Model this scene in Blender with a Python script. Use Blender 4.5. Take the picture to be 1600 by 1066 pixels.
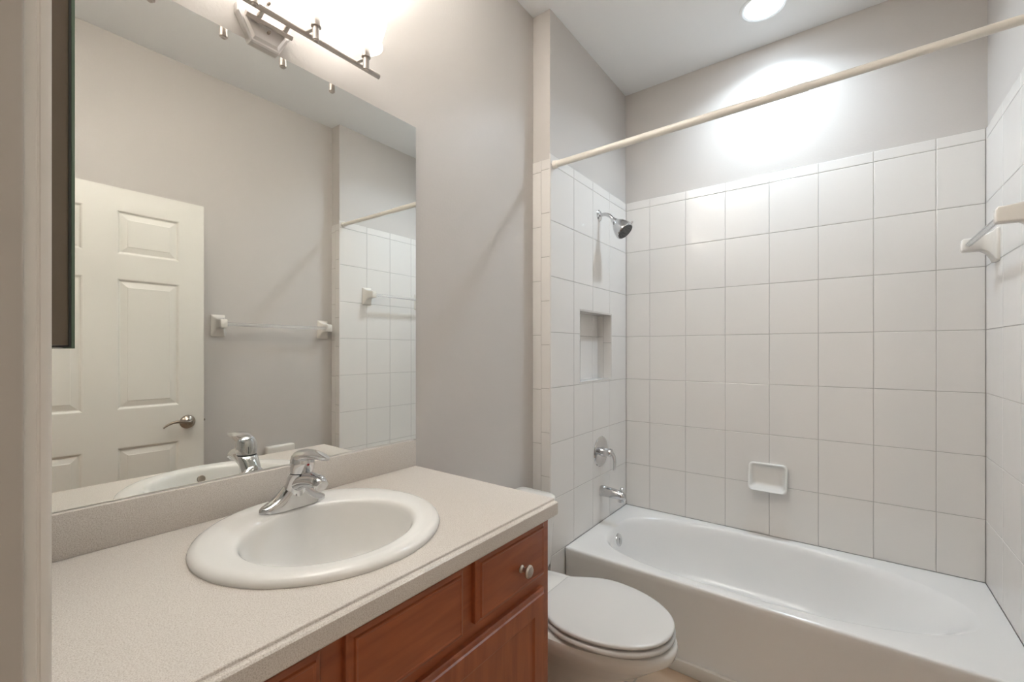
import bpy, bmesh, math
from mathutils import Vector, Matrix
PI = math.pi
sc = bpy.context.scene
for o in list(bpy.data.objects):
    bpy.data.objects.remove(o)

# ------------------------------------------------------------------ camera, world, exposure
cam_d = bpy.data.cameras.new('camera')
cam_d.sensor_width = 36.0
cam_d.lens = 689.0 / 1600.0 * 36.0
cam_d.shift_y = 15.0 / 1600.0
cam_d.clip_start = 0.01
cam = bpy.data.objects.new('camera', cam_d)
cam.location = (0, 0, 1.30)
cam.rotation_euler = (PI / 2, 0, math.radians(37.04))
sc.collection.objects.link(cam)
sc.camera = cam
w = bpy.data.worlds.new('world')
sc.world = w
w.use_nodes = True
w.node_tree.nodes['Background'].inputs[0].default_value = (1.0, 0.93, 0.85, 1)
w.node_tree.nodes['Background'].inputs[1].default_value = 0.4
sc.view_settings.view_transform = 'Standard'
sc.view_settings.look = 'None'
sc.view_settings.gamma = 1.0
sc.view_settings.use_curve_mapping = False
sc.view_settings.exposure = 3.05
SHADE_E = 0.27          # glow of the frosted shades
BULB_E = 12.0
UP_W = 0.66              # light leaving each shade through its open top
CAN_E = 4.0           # recessed downlight over the tub
HALL_FILL_E = 5.0  # strength of the added hall fill
CAN_W = 0.98

# ------------------------------------------------------------------ room numbers
M, L, R, RR = -1.168, -1.069, 0.455, 0.553       # mirror wall, shower left, shower right, room right
T, B, D = 1.707, 2.575, 0.045                    # stub walls, back tiles, door wall
CZ = 2.863
CT = 0.914                                       # counter top

# ------------------------------------------------------------------ materials
def mat(name, col, rough=0.5, metal=0.0, **k):
    m = bpy.data.materials.new(name)
    m.use_nodes = True
    b = m.node_tree.nodes['Principled BSDF']
    b.inputs['Base Color'].default_value = (*col, 1)
    b.inputs['Roughness'].default_value = rough
    b.inputs['Metallic'].default_value = metal
    for a, v in k.items():
        b.inputs[a.replace('_', ' ')].default_value = v
    return m

def nodes(m):
    nt = m.node_tree
    return nt, nt.nodes, nt.links, nt.nodes['Principled BSDF']

def objcoord(nt, scale=(1, 1, 1)):
    tc = nt.nodes.new('ShaderNodeTexCoord')
    mp = nt.nodes.new('ShaderNodeMapping')
    mp.inputs['Scale'].default_value = scale
    nt.links.new(tc.outputs['Object'], mp.inputs['Vector'])
    return mp.outputs['Vector']

def bump_noise(m, scale, dist, strength=1.0, detail=3):
    nt, N, K, b = nodes(m)
    v = objcoord(nt)
    n = N.new('ShaderNodeTexNoise')
    n.inputs['Scale'].default_value = scale
    n.inputs['Detail'].default_value = detail
    K.new(v, n.inputs['Vector'])
    bp = N.new('ShaderNodeBump')
    bp.inputs['Distance'].default_value = dist
    bp.inputs['Strength'].default_value = strength
    K.new(n.outputs['Fac'], bp.inputs['Height'])
    K.new(bp.outputs['Normal'], b.inputs['Normal'])

m_paint = mat('wall_paint', (0.63, 0.592, 0.557), 0.42)
bump_noise(m_paint, 140, 0.0007, 0.5)
m_ceil = mat('ceiling_paint', (0.89, 0.89, 0.885), 0.7)
m_trim = mat('trim_paint', (0.83, 0.81, 0.77), 0.35)
m_jamb = mat('jamb_paint_shaded', (0.50, 0.465, 0.42), 0.4)  # darker than the trim: the jamb's weaker light is put into its colour
m_door = mat('door_paint', (0.76, 0.745, 0.69), 0.35)
m_tile = mat('white_tile', (0.84, 0.808, 0.772), 0.10)
bump_noise(m_tile, 9, 0.0012, 0.35, 1)
m_grout = mat('grout', (0.50, 0.47, 0.44), 0.8)
m_tub = mat('tub_enamel', (0.86, 0.845, 0.825), 0.16)
m_porc = mat('porcelain', (0.83, 0.81, 0.775), 0.10)
m_cer = mat('ceramic_fitting', (0.84, 0.80, 0.74), 0.10)
m_seat = mat('seat_plastic', (0.70, 0.685, 0.665), 0.22)
m_chrome = mat('chrome', (0.66, 0.66, 0.665), 0.07, 1.0)
m_nickel = mat('brushed_nickel', (0.58, 0.53, 0.49), 0.30, 1.0)
m_plate = mat('satin_nickel_plate', (0.74, 0.71, 0.69), 0.48, 1.0)
m_nickel_d = mat('dark_nickel', (0.36, 0.31, 0.26), 0.28, 1.0)
m_mirror = mat('mirror_silver', (0.885, 0.895, 0.87), 0.0, 1.0)
m_gedge = mat('mirror_glass_edge', (0.13, 0.19, 0.135), 0.15)
m_back = mat('mirror_backing', (0.03, 0.03, 0.025), 0.6)
m_cab = mat('cabinet_body_metal', (0.16, 0.125, 0.09), 0.35, 0.3)
m_black = mat('black_rubber', (0.02, 0.02, 0.02), 0.5)
m_red = mat('red_dot', (0.35, 0.03, 0.03), 0.4)
m_rod = mat('rod_enamel', (0.86, 0.82, 0.745), 0.3)
m_acryl = mat('clear_acrylic', (1, 1, 1), 0.12, 0.0, Transmission_Weight=0.86, IOR=1.45)
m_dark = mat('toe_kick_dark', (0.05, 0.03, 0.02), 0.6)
m_caulk = mat('vinyl_base_strip', (0.70, 0.67, 0.62), 0.4)

def emis(name, col, s, base=(0.9, 0.9, 0.9)):
    m = mat(name, base, 0.3)
    b = m.node_tree.nodes['Principled BSDF']
    b.inputs['Emission Color'].default_value = (*col, 1)
    b.inputs['Emission Strength'].default_value = s
    return m
m_shade = emis('lit_frosted_glass', (1.0, 0.965, 0.91), SHADE_E)
m_bulb = emis('lit_bulb', (1.0, 0.965, 0.91), BULB_E)
m_lens = emis('lit_downlight_lens', (0.74, 0.88, 1.0), CAN_E)
m_hall_fill = emis('hall_fill_glow', (1.0, 0.96, 0.91), HALL_FILL_E)

# countertop: beige solid surface with fine speckle
m_top = mat('speckled_counter', (0.6, 0.55, 0.49), 0.28)
nt, N, K, b = nodes(m_top)
v = objcoord(nt)
n1 = N.new('ShaderNodeTexNoise'); n1.inputs['Scale'].default_value = 560; n1.inputs['Detail'].default_value = 2
n2 = N.new('ShaderNodeTexNoise'); n2.inputs['Scale'].default_value = 1000; n2.inputs['Detail'].default_value = 1
K.new(v, n1.inputs['Vector']); K.new(v, n2.inputs['Vector'])
r1 = N.new('ShaderNodeValToRGB')
r1.color_ramp.elements[0].position = 0.30; r1.color_ramp.elements[0].color = (0.54, 0.475, 0.415, 1)
r1.color_ramp.elements[1].position = 0.52; r1.color_ramp.elements[1].color = (0.71, 0.655, 0.60, 1)
e = r1.color_ramp.elements.new(0.72); e.color = (0.78, 0.735, 0.68, 1)
K.new(n1.outputs['Fac'], r1.inputs['Fac'])
r2 = N.new('ShaderNodeValToRGB')
r2.color_ramp.elements[0].position = 0.28; r2.color_ramp.elements[0].color = (0.80, 0.77, 0.74, 1)
r2.color_ramp.elements[1].position = 0.42; r2.color_ramp.elements[1].color = (1, 1, 1, 1)
K.new(n2.outputs['Fac'], r2.inputs['Fac'])
mx = N.new('ShaderNodeMix'); mx.data_type = 'RGBA'; mx.blend_type = 'MULTIPLY'; mx.inputs[0].default_value = 1
K.new(r1.outputs[0], mx.inputs[6]); K.new(r2.outputs[0], mx.inputs[7])
K.new(mx.outputs[2], b.inputs['Base Color'])

def wood(name, grain_scale, dark=(0.26, 0.062, 0.019), light=(0.39, 0.105, 0.034)):
    m = mat(name, light, 0.32, Coat_Weight=0.25, Coat_Roughness=0.25)
    nt, N, K, b = nodes(m)
    v = objcoord(nt, grain_scale)
    n = N.new('ShaderNodeTexNoise'); n.inputs['Scale'].default_value = 1.0
    n.inputs['Detail'].default_value = 5; n.inputs['Distortion'].default_value = 0.6
    K.new(v, n.inputs['Vector'])
    r = N.new('ShaderNodeValToRGB')
    r.color_ramp.elements[0].position = 0.25; r.color_ramp.elements[0].color = (*dark, 1)
    r.color_ramp.elements[1].position = 0.75; r.color_ramp.elements[1].color = (*light, 1)
    K.new(n.outputs['Fac'], r.inputs['Fac']); K.new(r.outputs[0], b.inputs['Base Color'])
    return m
m_wood_h = wood('cherry_wood_across', (40, 5, 45))      # grain runs along y
m_wood_v = wood('cherry_wood_upright', (40, 45, 5))     # grain runs along z

# floor tile
m_floor = mat('beige_floor_tile', (0.5, 0.36, 0.25), 0.35)
nt, N, K, b = nodes(m_floor)
v = objcoord(nt)
br = N.new('ShaderNodeTexBrick')
br.offset = 0.0
br.inputs['Scale'].default_value = 1.0
br.inputs['Brick Width'].default_value = 0.33; br.inputs['Row Height'].default_value = 0.33
br.inputs['Mortar Size'].default_value = 0.004
br.inputs['Color1'].default_value = (0.50, 0.36, 0.25, 1); br.inputs['Color2'].default_value = (0.53, 0.39, 0.275, 1)
br.inputs['Mortar'].default_value = (0.36, 0.29, 0.22, 1)
K.new(v, br.inputs['Vector']); K.new(br.outputs['Color'], b.inputs['Base Color'])

# ------------------------------------------------------------------ mesh helpers
ORG = {}
def link(name, bm, mats, parent=None, sharp=35, weld=True):
    if weld:
        bmesh.ops.remove_doubles(bm, verts=bm.verts, dist=1e-6)
    bmesh.ops.recalc_face_normals(bm, faces=bm.faces)
    me = bpy.data.meshes.new(name)
    bm.to_mesh(me); bm.free()
    for mm in (mats if isinstance(mats, (list, tuple)) else [mats]):
        me.materials.append(mm)
    for p in me.polygons:
        p.use_smooth = True
    me.set_sharp_from_angle(angle=math.radians(sharp))
    o = bpy.data.objects.new(name, me)
    sc.collection.objects.link(o)
    ORG[o.name] = Vector((0, 0, 0))
    if parent is not None:
        attach(o, parent)
    return o
def attach(o, parent):
    o.parent = parent
    o.matrix_parent_inverse = Matrix.Translation(-ORG[parent.name])
def thing(name, label, cat, loc, group=None):
    o = bpy.data.objects.new(name, None)
    sc.collection.objects.link(o)
    o.empty_display_size = 0.05
    o.location = loc
    ORG[o.name] = Vector(loc)
    o['label'] = label; o['category'] = cat
    if group: o['group'] = group
    return o
def tag(o, label, cat, group=None):
    o['label'] = label; o['category'] = cat
    if group: o['group'] = group
    return o
def struct(name, bm, mats, **k):
    o = link(name, bm, mats, **k)
    o['kind'] = 'structure'
    return o
def box(bm, x0, x1, y0, y1, z0, z1, mi=0, bev=0.0, seg=2):
    vs = [bm.verts.new((x, y, z)) for x in (x0, x1) for y in (y0, y1) for z in (z0, z1)]
    idx = [(0, 1, 3, 2), (4, 6, 7, 5), (0, 4, 5, 1), (2, 3, 7, 6), (0, 2, 6, 4), (1, 5, 7, 3)]
    fs = [bm.faces.new([vs[i] for i in q]) for q in idx]
    for f in fs: f.material_index = mi
    if bev:
        es = list({e for f in fs for e in f.edges})
        r = bmesh.ops.bevel(bm, geom=es, offset=bev, segments=seg, profile=0.5, affect='EDGES')
        for f in r['faces']: f.material_index = mi
    return bm
def loft(bm, rings, cap0=True, cap1=True, closed=True, mi=0):
    R_ = [[bm.verts.new(p) for p in r] for r in rings]
    n = len(R_[0])
    for a, b_ in zip(R_, R_[1:]):
        for i in range(n if closed else n - 1):
            j = (i + 1) % n
            f = bm.faces.new((a[i], a[j], b_[j], b_[i])); f.material_index = mi
    if cap0: bm.faces.new(R_[0]).material_index = mi
    if cap1: bm.faces.new(list(reversed(R_[-1]))).material_index = mi
    return bm
def frame_of(d, up=None):
    d = Vector(d).normalized()
    u = Vector(up) if up else (Vector((0, 0, 1)) if abs(d.z) < 0.9 else Vector((0, 1, 0)))
    s = d.cross(u).normalized()
    return d, s, s.cross(d).normalized()
def lathe(bm, prof, o=(0, 0, 0), d=(0, 0, 1), n=32, cap0=True, cap1=True, mi=0, sq=None):
    """prof: list of (distance along d, radius)"""
    d, s, u = frame_of(d); o = Vector(o)
    rings = []
    for t, r in prof:
        r = max(r, 1e-5)
        rings.append([o + d * t + s * (r * math.cos(2 * PI * i / n)) + u * (r * math.sin(2 * PI * i / n)) for i in range(n)])
    return loft(bm, rings, cap0, cap1, mi=mi)
def tube(bm, pts, rad, n=16, mi=0, cap=True):
    pts = [Vector(p) for p in pts]
    rad = rad if isinstance(rad, (list, tuple)) else [rad] * len(pts)
    rings = []; prev = None
    for i, p in enumerate(pts):
        t = (pts[min(i + 1, len(pts) - 1)] - pts[max(i - 1, 0)]).normalized()
        if prev is None:
            _, s, u = frame_of(t)
        else:
            s = (prev - t * prev.dot(t)).normalized(); u = s.cross(t).normalized()
        prev = s
        rings.append([p + s * (rad[i] * math.cos(2 * PI * k / n)) + u * (rad[i] * math.sin(2 * PI * k / n)) for k in range(n)])
    return loft(bm, rings, cap, cap, mi=mi)
def bez(p, n=12):
    p = [Vector(q) for q in p]; out = []
    for i in range(n + 1):
        t = i / n; q = list(p)
        while len(q) > 1: q = [a.lerp(b_, t) for a, b_ in zip(q, q[1:])]
        out.append(q[0])
    return out
def superring(cx, cy, a, b_, z, n=48, e=2.0, e2=None, a2=None):
    """ring in the xy plane; e2/a2: exponent and half length on the +x side"""
    out = []
    for i in range(n):
        t = 2 * PI * i / n; c, s = math.cos(t), math.sin(t)
        ee = e2 if (e2 and c > 0) else e
        aa = a2 if (a2 and c > 0) else a
        out.append((cx + aa * math.copysign(abs(c) ** (2 / ee), c), cy + b_ * math.copysign(abs(s) ** (2 / ee), s), z))
    return out

def tiles(name, usets, place, holes=(), thick=0.0065, gap=0.0016, bev=0.0022, grout_back=0.0016):
    """usets: list of (u0,u1,[v joints]) columns; place(u,v,w)->xyz with w = depth behind the tile face"""
    bm = bmesh.new()
    for (u0, u1, vs) in usets:
        for v0, v1 in zip(vs, vs[1:]):
            us_ = sorted({u0, u1} | {h[k] for h in holes for k in (0, 1) if u0 < h[k] < u1})
            vv = sorted({v0, v1} | {h[k] for h in holes for k in (2, 3) if v0 < h[k] < v1})
            cells = []
            for a0, a1 in zip(us_, us_[1:]):
                for b0, b1 in zip(vv, vv[1:]):
                    cu, cv = (a0 + a1) / 2, (b0 + b1) / 2
                    if not any(h[0] < cu < h[1] and h[2] < cv < h[3] for h in holes):
                        cells.append((a0, a1, b0, b1))
            if not cells: continue
            g = gap / 2
            t = bmesh.new()
            for a0, a1, b0, b1 in cells:
                A0 = a0 + (g if a0 == u0 else 0); A1 = a1 - (g if a1 == u1 else 0)
                B0 = b0 + (g if b0 == v0 else 0); B1 = b1 - (g if b1 == v1 else 0)
                t.faces.new([t.verts.new((x, y, 0)) for x, y in ((A0, B0), (A1, B0), (A1, B1), (A0, B1))])
            bmesh.ops.remove_doubles(t, verts=t.verts, dist=1e-6)
            top = list(t.faces)
            ext = bmesh.ops.extrude_face_region(t, geom=top)
            for q in [x for x in ext['geom'] if isinstance(x, bmesh.types.BMVert)]:
                q.co.z = thick - 0.0005
            bmesh.ops.recalc_face_normals(t, faces=t.faces)
            es = [ed for ed in t.edges if all(abs(q.co.z) < 1e-6 for q in ed.verts)
                  and len(ed.link_faces) == 2 and abs(ed.link_faces[0].normal.dot(ed.link_faces[1].normal)) < 0.5]
            if bev and es:
                bmesh.ops.bevel(t, geom=es, offset=bev, segments=2, profile=0.5, affect='EDGES')
            mp = {q: bm.verts.new(place(q.co.x, q.co.y, q.co.z)) for q in t.verts}
            for f in t.faces:
                bm.faces.new([mp[q] for q in f.verts]).material_index = 0
            t.free()
            for a0, a1, b0, b1 in cells:     # grout bed
                bm.faces.new([bm.verts.new(place(x, y, grout_back)) for x, y in ((a0, b0), (a1, b0), (a1, b1), (a0, b1))]).material_index = 1
    return struct(name, bm, [m_tile, m_grout], weld=False, sharp=18)

# ------------------------------------------------------------------ setting: shell
bm = bmesh.new(); box(bm, -1.9, 1.6, -1.5, 2.75, -0.1, 0.0); struct('floor', bm, m_floor)
bm = bmesh.new(); box(bm, -1.9, 1.6, -1.5, 2.75, CZ, CZ + 0.1); struct('ceiling', bm, m_ceil)
bm = bmesh.new(); box(bm, M - 0.12, M, D, T + 0.006, 0, CZ); struct('wall_left', bm, m_paint)
bm = bmesh.new(); box(bm, RR, RR + 0.12, D, T + 0.006, 0, CZ); struct('wall_right', bm, m_paint)
bm = bmesh.new(); box(bm, M - 0.12, RR + 0.12, B + 0.006, B + 0.13, 0, CZ); struct('wall_back', bm, m_paint)
JL, JR = -0.506, 0.292     # door opening
HB = -0.075                # hall side of the door wall
bm = bmesh.new()
box(bm, M - 0.12, JL - 0.018, HB, D, 0, CZ); box(bm, JR + 0.018, RR + 0.12, HB, D, 0, CZ)
box(bm, JL - 0.018, JR + 0.018, HB, D, 2.058, CZ)
struct('wall_front', bm, m_paint)
# left shower wall with a niche
NY0, NY1, NZ0, NZ1, ND = 1.986, 2.3695, 1.135, 1.508, 0.094
bm = bmesh.new()
xl = L - 0.006; xb = M - 0.12; yT = T + 0.006
box(bm, xb, xl, yT, NY0, 0, CZ); box(bm, xb, xl, NY1, B + 0.006, 0, CZ)
box(bm, xb, xl, NY0, NY1, 0, NZ0); box(bm, xb, xl, NY0, NY1, NZ1, CZ)
box(bm, xb, L - ND, NY0, NY1, NZ0, NZ1)
struct('wall_shower_left', bm, m_paint)
bm = bmesh.new(); box(bm, R + 0.006, RR + 0.12, yT, B + 0.006, 0, CZ); struct('wall_shower_right', bm, m_paint)

# tiles: shared joint heights and columns
ZJ = [0.36 + 0.256 * k for k in range(8)] + [2.20]
ZJF = [0.0, 0.104] + ZJ
XC = [L, -0.9225] + [-0.9225 + 0.2053 * k for k in range(1, 7)] + [R]
tiles('wall_back_tiles', [(a, c, ZJ) for a, c in zip(XC, XC[1:])], lambda u, v_, w_: (u, B + w_, v_))
YC = [T, 1.926, 2.131, 2.337, B]
tub_hole = (1.839, B + 1, -1, 0.36)
tiles('wall_shower_left_tiles', [(a, c, ZJF) for a, c in zip(YC, YC[1:])], lambda u, v_, w_: (L - w_, u, v_),
      holes=[(NY0, NY1, NZ0, NZ1), tub_hole])
tiles('wall_shower_right_tiles', [(a, c, ZJF) for a, c in zip(YC, YC[1:])], lambda u, v_, w_: (R + w_, u, v_), holes=[tub_hole])
Z1 = [0.0, 0.115] + [0.369 + 0.2505 * k for k in range(8)] ; Z1[-1] = 2.125; Z1.append(2.178)
Z2 = [0.0, 0.117] + [0.319 + 0.2015 * k for k in range(9)] + [2.131, 2.178]
tiles('wall_return_left_tiles', [(M, -1.1205, Z1), (-1.1205, L, Z2)], lambda u, v_, w_: (u, T + w_, v_))
tiles('wall_return_right_tiles', [(R, 0.506, Z2), (0.506, RR, Z1)], lambda u, v_, w_: (u, T + w_, v_))
# niche lining
ni = 0.001
tiles('trim_niche_back', [(NY0, 2.30, [NZ0, 1.38, NZ1]), (2.30, NY1, [NZ0, 1.38, NZ1])],
      lambda u, v_, w_: (L - ND + 0.006 + ni - w_, u, v_), thick=0.006)
for nm, (sy, yy) in {'trim_niche_near': (1, NY0), 'trim_niche_far': (-1, NY1)}.items():
    tiles(nm, [(L - ND + 0.006, L - 0.052, [NZ0, 1.38, NZ1]), (L - 0.052, L - 0.0005, [NZ0, 1.345, NZ1])],
          lambda u, v_, w_, sy=sy, yy=yy: (u, yy + sy * (0.006 - w_), v_), thick=0.006)
tiles('trim_niche_sill', [(L - ND + 0.006, L + 0.001, [NY0, 2.131, NY1])], lambda u, v_, w_: (u, v_, NZ0 + 0.006 - w_), thick=0.006)
tiles('trim_niche_top', [(L - ND + 0.006, L - 0.0005, [NY0, 2.131, NY1])], lambda u, v_, w_: (u, v_, NZ1 - 0.006 + w_), thick=0.006)

# baseboards
bm = bmesh.new(); box(bm, M, M + 0.012, 0.992, T - 0.001, 0, 0.09, bev=0.003); struct('baseboard_left', bm, m_trim)
bm = bmesh.new(); box(bm, RR - 0.012, RR, D, T - 0.001, 0, 0.09, bev=0.003); struct('baseboard_right', bm, m_trim)

# door jamb and casing round the opening the camera stands in
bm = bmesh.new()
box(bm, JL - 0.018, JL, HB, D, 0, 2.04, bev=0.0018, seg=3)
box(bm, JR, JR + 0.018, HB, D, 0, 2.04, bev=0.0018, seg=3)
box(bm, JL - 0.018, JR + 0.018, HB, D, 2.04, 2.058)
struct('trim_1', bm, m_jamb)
def casing(x_in, sx, name):
    # moulded casing profile (x outwards from the opening, y into the room)
    pr = [(0.0, D), (0.0, D + 0.0065), (0.0007, D + 0.0072), (0.0007, D + 0.0085), (0.0, D + 0.0092), (0.0, D + 0.0135), (0.0014, D + 0.0155), (0.010, D + 0.0165),
          (0.014, D + 0.013), (0.048, D + 0.013), (0.052, D + 0.016), (0.060, D + 0.016), (0.062, D)]
    bm = bmesh.new()
    loft(bm, [[(x_in + sx * a, y, z) for a, y in pr] for z in (0.0, 2.048)])
    struct(name, bm, m_trim)
casing(JL - 0.005, -1, 'trim_2')
casing(JR + 0.005, 1, 'trim_3')
bm = bmesh.new()
box(bm, JL - 0.067, JR + 0.067, D, D + 0.0155, 2.048, 2.11, bev=0.003)
struct('trim_4', bm, m_trim)

# hall behind the camera
bm = bmesh.new()
box(bm, -1.9, -1.8, -1.5, HB, 0, CZ); box(bm, 1.5, 1.6, -1.5, HB, 0, CZ); box(bm, -1.8, 1.5, -1.5, -1.4, 0, CZ)
struct('wall_hall', bm, m_paint)
hl = thing('hall_fill_light', 'unseen round fill light added in the hall behind the doorway', 'ceiling light', (-0.75, -0.85, CZ))  # unseen lamp, added so the doorway and door get light
bm = bmesh.new(); lathe(bm, [(0, 0.16), (0.02, 0.16), (0.024, 0.15)], (-0.75, -0.85, CZ), (0, 0, -1), 32); link('base_ring', bm, m_nickel, hl)
bm = bmesh.new(); lathe(bm, [(0.02, 0.148), (0.05, 0.135), (0.075, 0.09), (0.085, 0.0)], (-0.75, -0.85, CZ), (0, 0, -1), 32); link('fill_bowl', bm, m_hall_fill, hl)

# ------------------------------------------------------------------ the six-panel door, open against the right wall
def grid_minus(bm, us, vs, holes, place, mi=0):
    us = sorted(set(us) | {h[k] for h in holes for k in (0, 1)}); vs = sorted(set(vs) | {h[k] for h in holes for k in (2, 3)})
    for a0, a1 in zip(us, us[1:]):
        for b0, b1 in zip(vs, vs[1:]):
            cu, cv = (a0 + a1) / 2, (b0 + b1) / 2
            if any(h[0] < cu < h[1] and h[2] < cv < h[3] for h in holes): continue
            bm.faces.new([bm.verts.new(place(x, y, 0)) for x, y in ((a0, b0), (a1, b0), (a1, b1), (a0, b1))]).material_index = mi
def panel_rings(bm, rect, steps, place, mi=0):
    """steps: (inset, depth) pairs"""
    u0, u1, v0, v1 = rect
    rings = []
    for ins, dep in steps:
        rings.append([place(x, y, dep) for x, y in ((u0 + ins, v0 + ins), (u1 - ins, v0 + ins), (u1 - ins, v1 - ins), (u0 + ins, v1 - ins))])
    loft(bm, rings, False, True, mi=mi)
dy0, dy1, dxf, dth = 0.066, 0.8445, 0.274, 0.035
rows = [(0.25, 0.8614), (1.034, 1.6230), (1.7340, 1.9300)]
cols = [(dy0 + 0.103, 0.3985), (0.5106, 0.7417)]
pans = [(c0, c1, z0, z1) for c0, c1 in cols for z0, z1 in rows]
bm = bmesh.new()
steps = [(0, 0), (0.004, 0.0015), (0.009, 0.0075), (0.013, 0.0085), (0.036, 0.0025), (0.038, 0.001)]
for sgn, xf in ((1, dxf), (-1, dxf + dth)):
    pl = lambda u, v_, w_, sgn=sgn, xf=xf: (xf + sgn * w_, u, v_)
    grid_minus(bm, [dy0, dy1], [0.012, 2.031], pans, pl)
    for p in pans: panel_rings(bm, p, steps, pl)
for (ya, yb_, za, zb) in ((dy0, dy0, 0.012, 2.031), (dy1, dy1, 0.012, 2.031)):
    bm.faces.new([bm.verts.new(q) for q in ((dxf, ya, za), (dxf + dth, ya, za), (dxf + dth, ya, zb), (dxf, ya, zb))])
for z in (0.012, 2.031):
    bm.faces.new([bm.verts.new(q) for q in ((dxf, dy0, z), (dxf + dth, dy0, z), (dxf + dth, dy1, z), (dxf, dy1, z))])
door = struct('door_1', bm, m_door, sharp=12)
hy, hz = 0.775, 0.948
dh = None
for sgn, xf in ((-1, dxf), (1, dxf + dth)):
    bm = bmesh.new()
    lathe(bm, [(0, 0.033), (0.004, 0.033), (0.010, 0.029), (0.016, 0.016), (0.020, 0.012), (0.036, 0.0115), (0.046, 0.0125), (0.050, 0.009)], (xf, hy, hz), (sgn, 0, 0), 32)
    x = xf + sgn * 0.043
    pts = bez([(x, hy, hz), (x + sgn * 0.004, hy - 0.04, hz + 0.012), (x + sgn * 0.002, hy - 0.075, hz + 0.018), (x, hy - 0.108, hz - 0.014)], 14)
    tube(bm, pts, [0.0095 - 0.0055 * i / 14 for i in range(15)], 12)
    link('door_handle', bm, m_nickel_d, door)
bm = bmesh.new(); box(bm, dxf + 0.005, dxf + 0.030, dy1, dy1 + 0.0015, hz - 0.028, hz + 0.028); lathe(bm, [(0, 0.006), (0.01, 0.006)], (dxf + 0.0175, dy1, hz), (0, 1, 0), 12)
link('latch_plate', bm, m_nickel_d, door)
for z in (0.25, 1.05, 1.82):
    bm = bmesh.new(); lathe(bm, [(0, 0.006), (0.09, 0.006)], (dxf + dth + 0.004, dy0 - 0.003, z), (0, 0, 1), 12); link('hinge', bm, m_nickel, door)

# ------------------------------------------------------------------ vanity cabinet
van = thing('vanity_cabinet', 'reddish cherry wood bathroom vanity cabinet under the beige countertop', 'cabinet', (-0.89, 0.52, 0))
VX, VF = M + 0.002, -0.622
bm = bmesh.new()
box(bm, VX, VF - 0.018, D + 0.003, 0.979, 0.10, 0.868 - 0.14)        # carcass below the bowl
box(bm, VX, VF - 0.018, D + 0.003, D + 0.02, 0.728, 0.874); box(bm, VX, VF - 0.018, 0.961, 0.979, 0.728, 0.874)
link('cabinet_body', bm, m_wood_v, van)
bm = bmesh.new(); box(bm, VX, VF - 0.07, D + 0.003, 0.975, 0.0, 0.10); link('toe_kick', bm, m_dark, van)
bm = bmesh.new()
frame_holes = [(0.10, 0.335, 0.745, 0.850), (0.40, 0.635, 0.745, 0.850), (0.697, 0.930, 0.745, 0.850), (0.10, 0.487, 0.14, 0.69), (0.545, 0.930, 0.14, 0.69)]
pl = lambda u, v_, w_: (VF - w_, u, v_)
grid_minus(bm, [D + 0.003, 0.980], [0.10, 0.874], frame_holes, pl)
grid_minus(bm, [D + 0.003, 0.980], [0.10, 0.874], frame_holes, lambda u, v_, w_: (VF - 0.018, u, v_))
for (u0, u1, v0, v1) in frame_holes + [(D + 0.003, 0.980, 0.10, 0.874)]:
    loft(bm, [[(VF - q, x, y) for x, y in ((u0, v0), (u1, v0), (u1, v1), (u0, v1))] for q in (0, 0.018)], False, False)
link('face_frame', bm, m_wood_h, van)
FX = -0.603
def slab(name, y0, y1, z0, z1, steps, m, parent=van):
    """overlay front: body box behind, moulded face towards +x"""
    bm = bmesh.new()
    pl = lambda u, v_, w_: (FX - w_, u, v_)
    rings = [[pl(x, y, VF * -1 + FX) for x, y in ((y0, z0), (y1, z0), (y1, z1), (y0, z1))]]
    for ins, dep in steps:
        rings.append([pl(x, y, dep) for x, y in ((y0 + ins, z0 + ins), (y1 - ins, z0 + ins), (y1 - ins, z1 - ins), (y0 + ins, z1 - ins))])
    loft(bm, rings, True, True)
    return link(name, bm, m, parent, sharp=20)
d_steps = [(0.0, 0.009), (0.003, 0.006), (0.010, 0.0035), (0.0115, 0.0), (0.0145, 0.0), (0.016, 0.0008)]
def knob(y, z, parent):
    bm = bmesh.new()
    lathe(bm, [(0, 0.009), (0.002, 0.009), (0.006, 0.0055), (0.013, 0.0055), (0.016, 0.010), (0.019, 0.0145), (0.023, 0.0150), (0.027, 0.0115), (0.0285, 0.0)], (FX, y, z), (1, 0, 0), 28)
    link('knob', bm, m_nickel, parent)
dr = slab('drawer', 0.684, 0.944, 0.732, 0.868, d_steps, m_wood_h); knob(0.835, 0.790, dr)
slab('drawer_front', 0.387, 0.647, 0.728, 0.866, d_steps, m_wood_h)
dr = slab('drawer', 0.090, 0.346, 0.728, 0.866, d_steps, m_wood_h); knob(0.218, 0.790, dr)
door_steps = [(0.0, 0.009), (0.003, 0.006), (0.009, 0.0035), (0.011, 0.0), (0.052, 0.0), (0.055, 0.004), (0.060, 0.006), (0.064, 0.0065)]
cd = slab('door', 0.533, 0.944, 0.125, 0.701, door_steps, m_wood_v); knob(0.560, 0.60, cd)
cd = slab('door', 0.090, 0.500, 0.125, 0.701, door_steps, m_wood_v); knob(0.473, 0.60, cd)

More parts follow.
